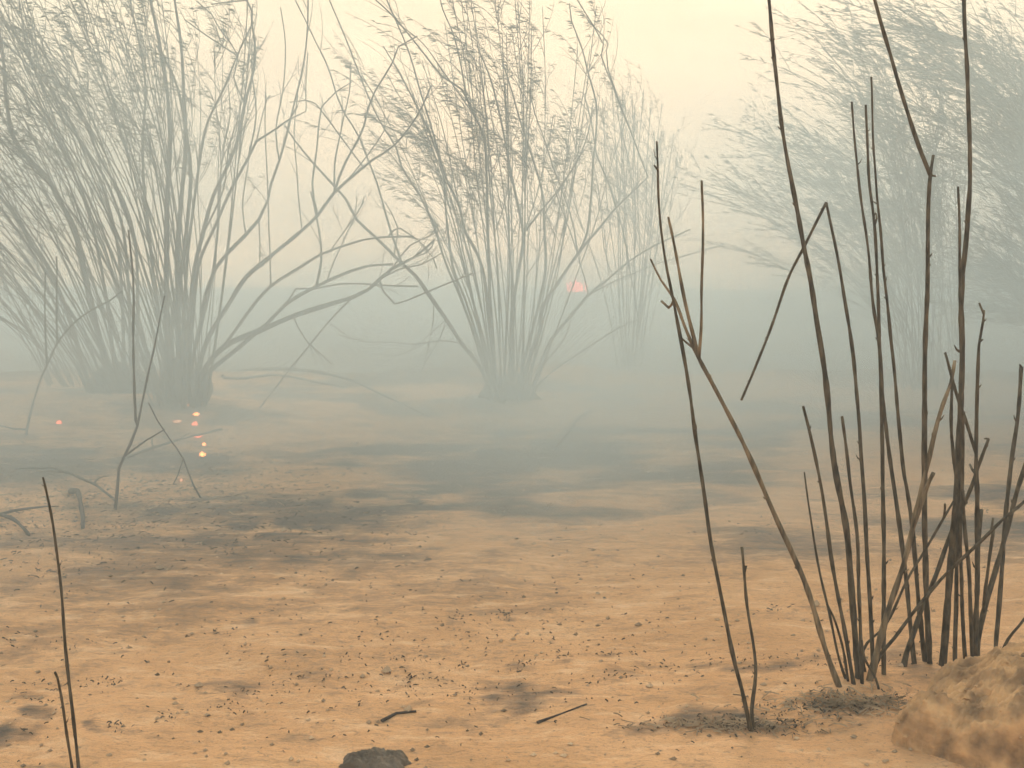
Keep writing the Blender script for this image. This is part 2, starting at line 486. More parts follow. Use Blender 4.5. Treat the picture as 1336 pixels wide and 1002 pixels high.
# ------------------------------------------------------------------ shrubs in the wind
def leaf(V, F, p, d, ln, wd, up):
    d = d.normalized()
    s = d.cross(up)
    if s.length < 1e-3: s = Vector((0, 1, 0))
    s.normalize()
    n = s.cross(d)
    b0 = len(V)
    V += [p, p + d * ln * 0.45 + s * wd / 2 + n * wd * 0.2, p + d * ln + n * (-0.1 * ln), p + d * ln * 0.45 - s * wd / 2 + n * wd * 0.2]
    F.append((b0, b0 + 1, b0 + 2)); F.append((b0, b0 + 2, b0 + 3))

def pxpath(pts, Y, w0, w1, rnd, dY=0.5, lean=None):
    n = len(pts)
    out = []
    k = lean if lean is not None else rnd.uniform(-dY, dY)
    ph = rnd.uniform(0, 6)
    for i, (px, py) in enumerate(pts):
        f = i / max(1, n - 1)
        yy = Y + k * f + 0.1 * dY * math.sin(ph + 4 * f) * f
        out.append((at(px, py, yy), (w0 + (w1 - w0) * f) * 0.5 / FPX * yy))
    return out

def twigs_on(path, rnd, tv, tf, lv, lf, n, t0, tl, nleaf, wind, up_bias, rt=0.0028, leafy=1.0, ll=(0.03, 0.06), depth=1, bare_top=2.0):
    m = len(path)
    for _ in range(n):
        f = t0 + (1 - t0) * rnd.random() ** 0.8
        i = min(m - 2, int(f * (m - 1)))
        p, r = path[i]
        d = (path[i + 1][0] - p).normalized()
        side = Vector((rnd.gauss(0, 1), rnd.gauss(0, 1), rnd.gauss(0, 0.6))).normalized()
        v = (d * 0.75 + side * 0.5).normalized()
        ln = tl * rnd.uniform(0.4, 1.15)
        steps = max(4, int(ln / 0.075))
        q = p.copy(); pts = [(q.copy(), min(r * 0.8, rt * 1.5))]
        for s in range(steps):
            v = (v + wind * (0.04 + 0.11 * s / steps) + Vector((0, 0, up_bias * 0.05)) + Vector((rnd.gauss(0, .04), rnd.gauss(0, .04), rnd.gauss(0, .035)))).normalized()
            q = q + v * (ln / steps)
            pts.append((q.copy(), rt * (1.4 - 0.9 * (s + 1) / steps)))
        tube(tv, tf, pts, sides=3, rough=0)
        if rnd.random() < leafy:
            for _l in range(nleaf):
                g = 0.25 + 0.75 * rnd.random()
                j = min(len(pts) - 2, int(g * (len(pts) - 1)))
                a, bq = pts[j][0], pts[j + 1][0]
                pp = a.lerp(bq, rnd.random())
                dv = (bq - a).normalized() * 0.35 + wind * 1.0 + Vector((rnd.gauss(0, .22), rnd.gauss(0, .3), rnd.gauss(-0.05, .25)))
                leaf(lv, lf, pp, dv, rnd.uniform(*ll), rnd.uniform(0.009, 0.015), Vector((rnd.gauss(0, .5), rnd.gauss(0, .7), 1)))
        if depth > 0 and rnd.random() < 0.55:
            twigs_on(pts, rnd, tv, tf, lv, lf, rnd.randint(1, 3), 0.25, tl * 0.45, max(2, nleaf // 2), wind, up_bias, rt * 0.7, leafy, ll, depth - 1)

def make_shrub(label, loc, traced, Y, gen, seed, wind=Vector((-1, 0, 0.12)), mtl=None, leafiness=1.0, ll=(0.03, 0.06), tw=7, tl=0.6, trace_tw=4, group='burnt wind-blown shrubs', t0=0.45):
    """traced: list of dict(p=px path, w=(w0, w1), br=[...]) ; gen: list of (base px, ctrl px, tip px, w0)"""
    rnd = random.Random(seed)
    mtl = mtl or M_BARK
    root = thing('burnt_shrub', loc, label, 'shrub', group)
    tv, tf, lv, lf = [], [], [], []
    inv = Vector(loc)
    def rel(vs_): return [v - inv for v in vs_]
    k = 0
    for s in traced:
        k += 1
        path = spline(pxpath(s['p'], Y + s.get('dy', rnd.uniform(-.35, .35)), s['w'][0] * .56, s['w'][1] * .7, rnd), 0.09)
        path = wobble(path, 0.010, 2.0, k)
        v_, f_ = [], []
        tube(v_, f_, path, 6)
        st = obj('stem', rel(v_), f_, mtl, root)
        for bpts, bw in s.get('br', []):
            # a branch starts exactly on its stem
            p0 = min(path, key=lambda q: (q[0] - at(bpts[0][0], bpts[0][1], q[0].y)).length)
            yy = p0[0].y
            bp_ = pxpath(bpts, yy, bw[0] * .62, bw[1] * .72, rnd, 0.35)
            bp_[0] = (p0[0], bp_[0][1])
            bp_ = wobble(spline(bp_, 0.09), 0.012, 3, k)
            v2, f2 = [], []
            tube(v2, f2, bp_, 5)
            obj('branch', rel(v2), f2, mtl, st)
            twigs_on(bp_, rnd, tv, tf, lv, lf, max(1, trace_tw // 2), 0.3, tl * 0.7, s.get('nl', 4), wind, 0.3, leafy=s.get('leafy', 0.5) * leafiness, ll=ll)
        twigs_on(path, rnd, tv, tf, lv, lf, s.get('tw', trace_tw), s.get('t0', t0), tl, s.get('nl', 5), wind, 0.3, leafy=s.get('leafy', 0.6) * leafiness, ll=ll)
    for (b0, c0, t0_, w0) in gen:
        k += 1
        dy0 = rnd.uniform(-.35, .35)
        pts = []
        for i in range(6):
            f = i / 5
            x = (1 - f) ** 2 * b0[0] + 2 * f * (1 - f) * c0[0] + f * f * t0_[0]
            y_ = (1 - f) ** 2 * b0[1] + 2 * f * (1 - f) * c0[1] + f * f * t0_[1]
            pts.append((x + rnd.gauss(0, 2.5) * f, y_))
        path = wobble(spline(pxpath(pts, Y + dy0, w0 * .42, max(1.0, w0 * 0.17), rnd, 0.9), 0.10), 0.018, 0.7, k)
        v_, f_ = [], []
        tube(v_, f_, path, 5)
        st = obj('stem', rel(v_), f_, mtl, root)
        if rnd.random() < 0.7:
            i0 = int(len(path) * rnd.uniform(0.3, 0.6))
            p, r = path[i0]
            d = (path[i0 + 1][0] - p).normalized()
            v = (d + Vector((rnd.gauss(0, .35), rnd.gauss(0, .35), 0.1))).normalized()
            q = p.copy(); pts2 = [(q.copy(), r * 0.75)]
            nn = rnd.randint(9, 15)
            for s_ in range(nn):
                v = (v + wind * 0.035 + Vector((rnd.gauss(0, .05), rnd.gauss(0, .05), rnd.gauss(0.0, .04)))).normalized()
                q = q + v * 0.12
                pts2.append((q.copy(), r * 0.75 * (1 - 0.7 * (s_ + 1) / nn)))
            v2, f2 = [], []
            tube(v2, f2, pts2, 4)
            obj('branch', rel(v2), f2, mtl, st)
            twigs_on(pts2, rnd, tv, tf, lv, lf, tw // 2, 0.3, tl * 0.8, 9, wind, 0.3, leafy=leafiness, ll=ll)
        twigs_on(path, rnd, tv, tf, lv, lf, tw, max(t0, 0.5) if t0 > .4 else t0, tl, 9, wind, 0.3, leafy=leafiness, ll=ll)
    tag(obj('twigs', rel(tv), tf, mtl, root, smooth=False), kind='stuff')
    tag(obj('leaves', rel(lv), lf, M_LEAF, root, smooth=False), kind='stuff')
    return root

def T(p, w, **k):
    return dict(p=p, w=w, **k)
def to_surface(px, py):
    g = to_ground(px, py)
    d = at(px, py, 1.0) - Vector((0, 0, CAM_Z))
    t = g.y
    for _ in range(12):
        t = t * 0.4 + 0.6 * (CAM_Z - gz(d.x * t, t)) / -d.z
    return Vector((d.x * t, t))
def onground(px, py):
    g = to_surface(px, py)
    return Vector((g.x, g.y, gz(g.x, g.y)))

# --- left shrub
YL = left_base.y
tl_ = [
    T([(262,540),(258,500),(292,453),(346,428),(382,412),(420,400),(460,388),(480,378),(512,351),(540,337),(565,316)], (15, 4), leafy=0, tw=2, t0=.8,
      br=[([(492,373),(500,380),(515,397),(554,382),(617,356)], (5, 3)), ([(500,362),(520,352),(550,345),(575,330)], (4, 2)), ([(512,351),(535,320),(562,308),(572,292)], (4, 2)),
          ([(460,390),(436,412),(400,455),(364,500),(319,557),(297,590),(285,632)], (4, 2)), ([(540,337),(556,330),(564,322),(566,312)], (3, 2)), ([(385,412),(400,445),(433,476)], (3, 2))]),
    T([(265,542),(265,495),(310,455),(350,420),(373,396),(400,380),(427,367),(460,353),(480,347),(512,344)], (11, 4), leafy=0, tw=2, t0=.8,
      br=[([(373,398),(386,377),(410,377),(445,370),(500,373),(546,373)], (4, 3)), ([(412,375),(419,340),(416,300),(405,250)], (6, 3)), ([(427,367),(436,340),(455,300),(475,262)], (3, 2))]),
    T([(252,545),(255,500),(272,440),(301,392),(320,363),(349,338),(382,310),(414,281),(436,251),(462,228),(487,208),(514,190),(545,150),(562,112)], (13, 3), leafy=0, tw=2, t0=.85,
      br=[([(436,251),(442,232),(451,211),(467,183),(474,165),(480,140),(490,118),(512,82),(520,62),(545,47)], (6, 2.5)), ([(414,281),(407,240),(413,200),(416,165),(420,140),(438,120),(460,106)], (5, 2)),
          ([(396,297),(390,262),(386,215),(384,165),(389,120)], (3, 2)), ([(416,155),(412,135),(400,131),(378,134)], (3.5, 2)), ([(436,251),(437,215),(445,170),(455,120),(458,80)], (4, 2)),
          ([(514,190),(530,195),(531,180),(505,166)], (2.5, 2)), ([(455,235),(470,215),(500,172),(508,150)], (3, 2))]),
    T([(268,542),(270,480),(292,453),(321,412),(353,374),(389,350),(418,332),(460,317),(490,310),(540,309)], (10, 3), leafy=0, tw=1, t0=.9,
      br=[([(353,374),(352,330),(350,280),(348,220),(347,170),(346,120)], (3.5, 2)), ([(430,328),(450,300),(470,268),(475,256)], (3, 2)), ([(513,308),(514,300),(522,298),(545,313),(565,335),(570,350)], (4, 2))]),
    T([(250,545),(250,480),(262,420),(268,385),(281,350),(300,326),(320,306),(337,287),(349,262),(353,242),(364,210),(374,175),(385,130),(396,80),(401,30),(402,-20)], (11, 3), leafy=.4,
      br=[([(337,287),(339,330),(339,345)], (3, 2)), ([(312,310),(316,270),(322,225),(325,190)], (3.5, 2)), ([(364,210),(360,170),(368,120),(372,60),(366,10)], (4, 2))]),
    T([(246,545),(246,480),(250,420),(255,370),(260,340),(279,296),(299,251),(324,206),(335,184),(357,170),(378,155),(388,138)], (12, 3), leafy=0, tw=1, t0=.9,
      br=[([(335,184),(340,160),(348,130),(352,125)], (3, 2)), ([(375,157),(390,150),(399,145),(398,120),(402,70)], (2.5, 2)), ([(324,206),(334,150),(329,100),(328,60)], (4, 2))]),
    T([(240,545),(242,470),(248,400),(254,350),(265,306),(279,256),(299,211),(312,175),(319,135),(331,90),(332,54),(328,30),(328,14),(321,0),(312,-30)], (12, 3), leafy=.6,
      br=[([(268,300),(290,250),(298,200),(312,150)], (4, 2)), ([(318,140),(305,100),(310,72),(286,38),(276,18),(256,0)], (3.5, 2)), ([(276,18),(276,6)], (3, 2))]),
    T([(244,545),(238,480),(240,400),(246,320),(256,240),(268,170),(292,117),(310,72),(328,34)], (10, 3), leafy=.3,
      br=[([(310,72),(290,60),(262,40),(240,24)], (4, 2))]),
    T([(230,548),(222,480),(217,400),(218,300),(220,220),(221,180),(219,126),(214,90),(205,41),(198,11),(190,-30)], (15, 5), leafy=1, tw=9),
    T([(236,548),(234,480),(232,400),(231,330),(236,260),(242,190),(240,120),(236,60),(228,0),(222,-40)], (16, 4), leafy=.8, tw=7),
    T([(228,548),(226,480),(224,420),(240,330),(248,250),(246,190),(235,130),(222,90),(205,60)], (14, 4), leafy=.8, tw=7),
    T([(222,548),(214,480),(205,400),(196,320),(188,250),(186,190),(190,120),(182,60),(170,0)], (11, 3), leafy=.8, tw=7),
    T([(245,548),(244,500),(262,430),(276,370),(284,300),(286,250),(292,190),(300,150),(298,110)], (7, 2), leafy=.2),
]
gl = []
rg = random.Random(11)
for i in range(54):
    bx = rg.uniform(208, 268)
    f = (bx - 208) / 60 * 0.6 + rg.random() * 0.4
    tx = -230 + f * 590 + rg.gauss(0, 25)
    ty = rg.uniform(-70, 70) if f > .25 else rg.uniform(-40, 120)
    lean = (tx - bx)
    cx = bx + lean * 0.34 + rg.gauss(0, 12) + 22
    gl.append(((bx, 545), (cx, 260 + rg.gauss(0, 20)), (tx, ty), rg.uniform(3, 7)))
make_shrub('large burnt many-stemmed shrub at left with arching bare branches and glowing embers at its foot',
           onground(238, 548), tl_, YL, gl, 21, leafiness=.55, tw=7, ll=(.04, .085), t0=.55)

# --- shrub further left, its stems leaning off the frame
YL2 = YL + 0.55
t2 = [
    T([(150,528),(140,480),(124,420),(108,350),(97,300),(77,260),(61,230),(36,206),(18,180),(8,130),(4,81),(-4,20)], (16, 6), leafy=.8, tw=8),
    T([(120,528),(113,490),(100,448),(86,401),(72,367),(57,340),(43,323),(23,285),(0,256),(-30,215)], (13, 6), leafy=.7, tw=7),
    T([(158,528),(150,480),(140,400),(128,330),(112,270),(88,210),(60,160),(30,120),(2,90)], (9, 4), leafy=.6, tw=7),
    T([(165,528),(162,460),(158,380),(150,300),(128,230),(98,175),(70,140),(38,70),(25,0)], (9, 3), leafy=.7, tw=7),
    T([(172,528),(170,460),(168,380),(160,300),(140,240),(110,190),(60,110),(0,52)], (9, 3), leafy=.7, tw=7,
      br=[([(115,195),(80,150),(45,65),(28,0)], (3, 2))]),
    T([(180,528),(178,470),(180,400),(176,320),(160,260),(132,210),(110,160),(80,110),(40,45),(10,36)], (9, 3), leafy=.6, tw=7),
]
g2 = []
for i in range(36):
    bx = rg.uniform(125, 192)
    f = (bx - 125) / 67
    tx = -260 + f * 300 + rg.gauss(0, 40)
    ty = 190 - f * 240 + rg.gauss(0, 45)
    g2.append(((bx, 526), (bx + (tx - bx) * .3 + 12 + rg.gauss(0, 12), 320 + rg.gauss(0, 22)), (tx, ty), rg.uniform(3, 7)))
make_shrub('dense burnt shrub leaning left at the left edge, just behind the shrub with embers', onground(148, 530), t2, YL2, g2, 22, leafiness=.55, tw=7, ll=(.04, .085), t0=.5)

# --- low tangle at the far left
g3 = []
for i in range(24):
    bx = rg.uniform(60, 128)
    g3.append(((bx, 505), (bx - 30 + rg.gauss(0, 10), 420 + rg.gauss(0, 12)), (-70 + rg.gauss(0, 40) + (bx - 60) * .6, 300 + rg.gauss(0, 45)), rg.uniform(2.5, 6)))
make_shrub('low burnt bush bent almost flat at the far left edge of the view', onground(95, 507), [], to_ground(95, 507).y, g3, 23, leafiness=.4, tw=6, tl=.5)

# --- middle shrub
YM = mid_base.y
tm = [
    T([(645,525),(629,484),(602,448),(582,417),(566,394),(542,360),(524,344),(490,310),(466,288),(451,260),(440,247),(409,213),(385,184),(372,165)], (12, 3), leafy=0, tw=1, t0=.9,
      br=[([(524,344),(508,296),(496,254),(485,220),(469,181),(449,147),(440,126),(425,80),(405,40),(385,0),(375,-30)], (5, 2)),
          ([(602,448),(573,444),(541,449),(512,446),(476,446),(440,437)], (3.5, 2)), ([(517,337),(518,297),(504,265)], (3, 2)),
          ([(582,417),(574,440),(556,470),(549,485)], (2.5, 1.6)), ([(541,450),(530,460),(505,462)], (2, 1.5)), ([(566,394),(563,430),(552,480)], (2.5, 1.6))]),
    T([(650,525),(640,490),(630,473),(616,430),(598,381),(582,344),(566,296),(548,256),(524,217),(517,193),(500,165),(478,120),(455,60),(430,0),(420,-30)], (7, 2.5), leafy=.6),
    T([(646,525),(640,500),(626,450),(606,390),(590,348),(582,278),(578,224),(564,170),(545,110),(530,60),(505,0),(495,-30)], (7, 2.5), leafy=.7, tw=6),
    T([(655,528),(645,480),(640,430),(638,350),(636,278),(634,215),(632,180),(620,153),(602,117),(577,100),(545,60),(512,20),(490,0)], (9, 2.5), leafy=.7, tw=5,
      br=[([(620,153),(609,129),(602,86),(594,50),(577,11),(570,-20)], (4, 2)), ([(622,157),(590,110),(555,60),(520,30)], (3, 1.5))]),
    T([(652,528),(640,440),(629,350),(607,300),(600,270),(584,238),(577,215),(560,170),(545,140),(520,95),(500,60)], (9, 2.5), leafy=.7, tw=5),
    T([(672,530),(668,470),(668,410),(678,350),(683,305),(674,260),(665,215),(660,188),(650,140),(640,100),(622,60)], (10, 2.5), leafy=.7, tw=5,
      br=[([(683,301),(705,276),(734,240),(757,202),(768,170),(774,135)], (5, 2)), ([(683,301),(700,255),(712,200),(722,150)], (3, 1.6))]),
    T([(680,530),(682,480),(695,430),(705,390),(712,350),(710,296),(707,251),(691,193),(683,170),(668,120),(655,80)], (9, 2.5), leafy=.8, tw=7,
      br=[([(710,275),(735,240),(755,205),(775,180)], (3, 1.6))]),
    T([(685,530),(705,477),(719,444),(746,412),(768,385),(789,367),(822,340),(860,318),(900,299)], (9, 3), leafy=0, tw=1, t0=.9,
      br=[([(770,387),(797,370),(822,358),(865,342),(905,331),(945,318)], (4, 2)), ([(742,415),(738,440),(720,462),(700,490)], (3, 2)), ([(765,388),(762,360),(757,345),(740,290),(722,240)], (3, 2)),
          ([(800,358),(790,330),(783,270)], (2, 1.5))]),
    T([(678,530),(690,470),(705,430),(707,403),(725,375),(744,346),(764,319),(784,296),(804,271),(829,247),(845,231)], (11, 3), leafy=.1, tw=2, t0=.8,
      br=[([(757,328),(766,305),(771,260),(775,206),(778,170),(778,135),(766,90),(759,63),(746,27),(743,4)], (5.5, 2)), ([(778,150),(784,72),(787,57),(775,36),(766,27)], (3, 2)),
          ([(778,150),(793,90),(794,57),(777,36),(753,0)], (3, 2)), ([(804,271),(793,236),(778,197),(772,160),(760,120)], (4, 2)), ([(757,328),(745,280),(720,210),(700,150),(690,110)], (3.5, 2)),
          ([(804,271),(813,305),(822,350)], (2.5, 2))]),
    T([(690,530),(700,505),(723,483),(750,465),(780,445),(806,428),(833,416)], (4, 3), leafy=0, tw=0, br=[([(833,416),(827,381),(820,346),(813,305),(806,275)], (3, 2))]),
]
gm_ = []
for i in range(36):
    bx = rg.uniform(640, 690)
    f = (bx - 640) / 50 * .7 + rg.random() * .3
    tx = 425 + f * 410 + rg.gauss(0, 20)
    ty = rg.uniform(-40, 170) + abs(f - .4) * 60
    cx = bx + (tx - bx) * 0.45 + 20 + rg.gauss(0, 12)
    gm_.append(((bx, 528), (cx, 300 + rg.gauss(0, 22)), (tx, ty), rg.uniform(3.0, 6.5)))
make_shrub('burnt many-stemmed shrub in the middle with leafy tips streaming left', onground(665, 530), tm, YM, gm_, 31, leafiness=.6, tw=9, trace_tw=4, tl=.6, ll=(.045, .09), wind=Vector((-1, 0, 0.02)), t0=.5)

# --- faint bush behind the middle shrub, to its right
ge = []
for i in range(22):
    bx = rg.uniform(805, 838)
    f = (bx - 805) / 33
    ge.append(((bx, 478), (bx + (f - .5) * 60 + rg.gauss(0, 12), 330 + rg.gauss(0, 15)), (735 + f * 160 + rg.gauss(0, 16), 135 + abs(f - .4) * 90 + rg.gauss(0, 25)), rg.uniform(2.5, 5)))
make_shrub('pale bush almost lost in the smoke behind the right side of the middle shrub', onground(820, 484), [], 16.5, ge, 41, leafiness=1.0, tw=9, tl=.6, ll=(.03, .06))

# --- right shrub with dense leafy crown swept left
gr_ = []
YR = 12.2
for i in range(44):
    bx = rg.uniform(1175, 1270)
    f = rg.random()
    tx = 935 + f * 330 + rg.gauss(0, 15)
    # crown outline: rises from (925, 200) to (1040, 10) and on
    if tx < 1035: ty = 215 - (tx - 925) * 1.25 + rg.uniform(-15, 170)
    else: ty = rg.uniform(15, 230)
    cx = bx + (tx - bx) * 0.3 + 25
    gr_.append(((bx, 515), (cx, ty + 70 + rg.uniform(-40, 60)), (tx, ty), rg.uniform(2.5, 5.5)))
make_shrub('big leafy shrub at right swept left by the wind, behind the foreground stems', onground(1222, 517), [], YR, gr_, 51, leafiness=1.0, tw=15, tl=.65, ll=(.05, .10), t0=.3, wind=Vector((-1, 0, 0.25)))
gr2 = []
for i in range(46):
    bx = rg.uniform(1390, 1470)
    f = rg.random()
    tx = 1130 + f * 230 + rg.gauss(0, 15)
    ty = 30 + (f * 120) * rg.random() + rg.uniform(-60, 150)
    gr2.append(((bx, 535), (bx - 10 + rg.gauss(0, 15), ty + 60 + rg.uniform(-30, 50)), (tx, ty), rg.uniform(3.5, 8)))
for i in range(12):
    bx = rg.uniform(1400, 1450)
    gr2.append(((bx, 535), (1400, 400 + rg.gauss(0, 20)), (rg.uniform(1240, 1320), rg.uniform(290, 410)), rg.uniform(2.5, 4)))
make_shrub('leafy wind-bent shrub reaching in from the right edge, its root outside the view', Vector(((1430 - 668) / FPX * 11.3, 11.3, 0)), [], 11.3, gr2, 52, leafiness=1.0, tw=20, tl=.65, ll=(.05, .10), t0=.3, wind=Vector((-1, 0, 0.35)))

def root_crown(root, px, py, Y, r, seed):
    c = at(px, py, Y)
    c.z = gz(c.x, c.y) + r[2] * .25
    vv, ff = [], []; nu, nv = 22, 14
    inv = Vector(root.location)
    for j in range(nv + 1):
        th = math.pi * j / nv
        for i in range(nu):
            ph = 2 * math.pi * i / nu
            d = Vector((math.sin(th) * math.cos(ph), math.sin(th) * math.sin(ph), math.cos(th)))
            k = 1 + .4 * noise.noise(d * 1.5 + Vector((seed, 0, 0))) + .35 * noise.noise(d * 5 + Vector((seed, 3, 0)))
            vv.append(c + Vector((d.x * r[0] * k, d.y * r[1] * k, d.z * r[2] * k)) - inv)
    for j in range(nv):
        for i in range(nu):
            i2 = (i + 1) % nu
            ff.append((j * nu + i, (j + 1) * nu + i, (j + 1) * nu + i2, j * nu + i2))
    obj('root_crown', vv, ff, M_BARK, root)
for o, a in [(bpy.data.objects['burnt_shrub'], (238, 545, YL, (.21, .19, .24), 1.0)), (bpy.data.objects['burnt_shrub.001'], (155, 528, YL2, (.26, .22, .18), 4.0)),
             (bpy.data.objects['burnt_shrub.003'], (665, 527, YM, (.24, .2, .17), 7.0))]:
    root_crown(o, *a)

# ------------------------------------------------------------------ foreground stems
def fg_clump(label, base, stems, Y0, seed, mtl=None, group='scorched bare stems in the foreground'):
    rnd = random.Random(seed)
    root = thing('bare_stem_clump', base, label, 'stems', group)
    inv = Vector(base)
    for k, s in enumerate(stems):
        Y = Y0 + s.get('dy', 0)
        m = s.get('m', mtl or M_STEM)
        path = spline(pxpath(s['p'], Y, s['w'][0] * .78, s['w'][1] * .78, rnd, 0.16), 0.022)
        path = wobble(path, 0.0022, 7, k + seed)
        path = [(path[0][0] - Vector((0, 0, .10)), path[0][1] * 1.2), (path[0][0], path[0][1] * 1.1)] + path[1:]
        v_, f_ = [], []
        tube(v_, f_, path, 8, rough=0.16, seed=k)
        # bud scars and small spurs along the stem
        n_ = int(len(path) * 0.11)
        for _ in range(n_):
            i = rnd.randint(int(len(path) * .15), len(path) - 2)
            p, r = path[i]
            d = (path[i + 1][0] - p).normalized()
            sd_ = d.cross(Vector((rnd.gauss(0, 1), rnd.gauss(0, 1), rnd.gauss(0, 1)))).normalized()
            ln = rnd.uniform(0.003, 0.008) if rnd.random() < .9 else rnd.uniform(.01, .02)
            q = p + sd_ * r * 0.7
            tube(v_, f_, [(q, r * 0.55), (q + sd_ * ln * .6 + d * ln * .5, r * .4), (q + sd_ * ln + d * ln * 1.3, r * .15)], 5, rough=0)
        st = obj('stem', [v - inv for v in v_], f_, m, root)
        for bpts, bw, *nm in s.get('br', []):
            p0 = min(path, key=lambda q: (q[0] - at(bpts[0][0], bpts[0][1], q[0].y)).length)
            bb = pxpath(bpts, p0[0].y, bw[0], bw[1], rnd, 0.08)
            bb[0] = (p0[0], bb[0][1])
            bb = wobble(spline(bb, 0.02), 0.002, 9, k)
            v2, f2 = [], []
            tube(v2, f2, bb, 7, rough=0.15, seed=k + 3)
            for _ in range(int(len(bb) * .18)):
                i = rnd.randint(1, len(bb) - 2) if len(bb) > 3 else 1
                p, r = bb[min(i, len(bb) - 1)]
                sd_ = Vector((rnd.choice((-1, 1)), rnd.gauss(0, .5), .5)).normalized()
                tube(v2, f2, [(p, r * .6), (p + sd_ * 0.007, r * .2)], 5, rough=0)
            obj(nm[0] if nm else 'branch', [v - inv for v in v2], f2, m, st)
    return root

def foot(px, py, Y):
    """extend a path down to the soil at depth Y"""
    return (px, py)

YC = 3.0
clump = [
    T([(1103,925),(1098,905),(1078,850),(1050,760),(1010,670),(975,590),(940,520),(912,468),(895,430),(880,390),(862,365),(848,338)], (12, 3.2), m=M_STEM2, dy=-.02,
      br=[([(912,470),(915,420),(915,380),(917,300),(916,235)], (4, 3)), ([(911,467),(893,390),(880,320),(872,283)], (5, 3)), ([(900,452),(888,440),(885,428),(884,420)], (3, 2)), ([(880,392),(873,402),(863,393)], (4, 3)),
          ([(924,493),(927,489)], (3, 2))]),
    T([(1116,930),(1108,900),(1095,860),(1082,800),(1068,740),(1058,680),(1050,616)], (6, 3), dy=-.01, br=[([(1108,900),(1101,850),(1090,812),(1079,788)], (4, 3))]),
    T([(1120,925),(1115,900),(1105,840),(1090,760),(1078,680),(1065,600),(1048,530)], (8, 5)),
    T([(1124,920),(1121,900),(1115,820),(1105,700),(1088,600),(1075,480),(1058,370),(1043,290),(1028,210),(1015,120),(1003,0),(999,-60)], (12, 5), dy=.03),
    T([(1127,920),(1125,900),(1122,800),(1118,700),(1108,620),(1099,543)], (7, 5), dy=.0),
    T([(1141,920),(1140,900),(1137,820),(1130,700),(1124,600),(1115,480),(1100,380),(1088,310),(1078,264)], (8, 4.5), dy=.03,
      br=[([(1078,264),(1064,292),(1050,320),(1028,364),(1005,430),(985,480),(967,522)], (4, 3.4), 'broken_top')]),
    T([(1154,925),(1153,905),(1153,800),(1153,700),(1150,533),(1148,460),(1146,399),(1141,295),(1133,226),(1130,137)], (8.5, 3.5), dy=.06, br=[([(1142,297),(1144,285),(1143,278)], (3, 2))]),
    T([(1132,930),(1129,912),(1142,860),(1158,800),(1180,733),(1202,640),(1209,610),(1226,540),(1241,498),(1246,470)], (13, 5), m=M_STEM2, dy=.02,
      br=[([(1190,690),(1199,668),(1209,636),(1218,617)], (6, 5))]),
    T([(1140,925),(1135,900),(1126,848),(1158,812),(1183,758),(1204,723),(1240,661),(1255,640)], (5, 4), dy=.08, br=[([(1232,673),(1233,664),(1233,658)], (3, 3))]),
    T([(1136,925),(1140,880),(1148,855),(1167,832),(1196,793),(1234,749),(1276,710),(1308,678),(1330,660),(1352,640)], (7, 5), dy=.05, br=[([(1296,688),(1296,676)], (3, 3))]),
    T([(1150,915),(1142,885),(1128,860),(1124,835)], (5, 4), dy=-.02),
]
fg_clump('main clump of tall scorched stems fanning from one root, left of the dirt mound', onground(1127, 915), clump, YC, 61)
behind = [
    T([(1196,885),(1191,850),(1180,736),(1167,640),(1153,533),(1148,455),(1139,399),(1133,330),(1120,235),(1111,133)], (8.5, 3.5)),
    T([(1210,885),(1205,848),(1198,780),(1192,700),(1184,640),(1178,604),(1167,492),(1156,380),(1148,295),(1141,205),(1137,100)], (8.5, 3.2), dy=.04),
    T([(1214,885),(1212,845),(1208,760),(1206,640),(1206,560),(1207,440),(1210,370),(1211,300),(1213,240),(1214,228)], (10, 6), dy=.02,
      br=[([(1213,232),(1195,180),(1170,100),(1141,0),(1128,-55)], (6, 4)), ([(1214,230),(1216,215),(1218,203)], (4.5, 4)), ([(1215,233),(1221,230)], (3, 2))]),
    T([(1228,885),(1232,845),(1240,740),(1248,650),(1252,560),(1255,480),(1254,400),(1256,360),(1263,280),(1266,220),(1262,100),(1258,0),(1256,-50)], (13, 5), dy=.0,
      br=[([(1254,395),(1252,340),(1252,300),(1250,243)], (4.5, 3))]),
    T([(1246,885),(1246,845),(1248,760),(1250,660),(1245,604),(1241,546),(1242,485),(1244,474)], (8, 4), dy=.04),
    T([(1262,885),(1258,842),(1254,760),(1253,700),(1256,600),(1254,500)], (7, 5), dy=.05),
    T([(1176,885),(1183,851),(1190,832),(1204,790),(1218,758),(1238,704),(1265,640),(1276,610),(1290,573)], (10, 5), dy=-.03,
      br=[([(1273,618),(1268,612),(1265,606)], (4, 3)), ([(1288,576),(1284,572)], (3, 2))]),
]
fg_clump('upright stems rising behind the left part of the dirt mound, two reaching the frame top', onground(1215, 886), behind, 3.2, 62)
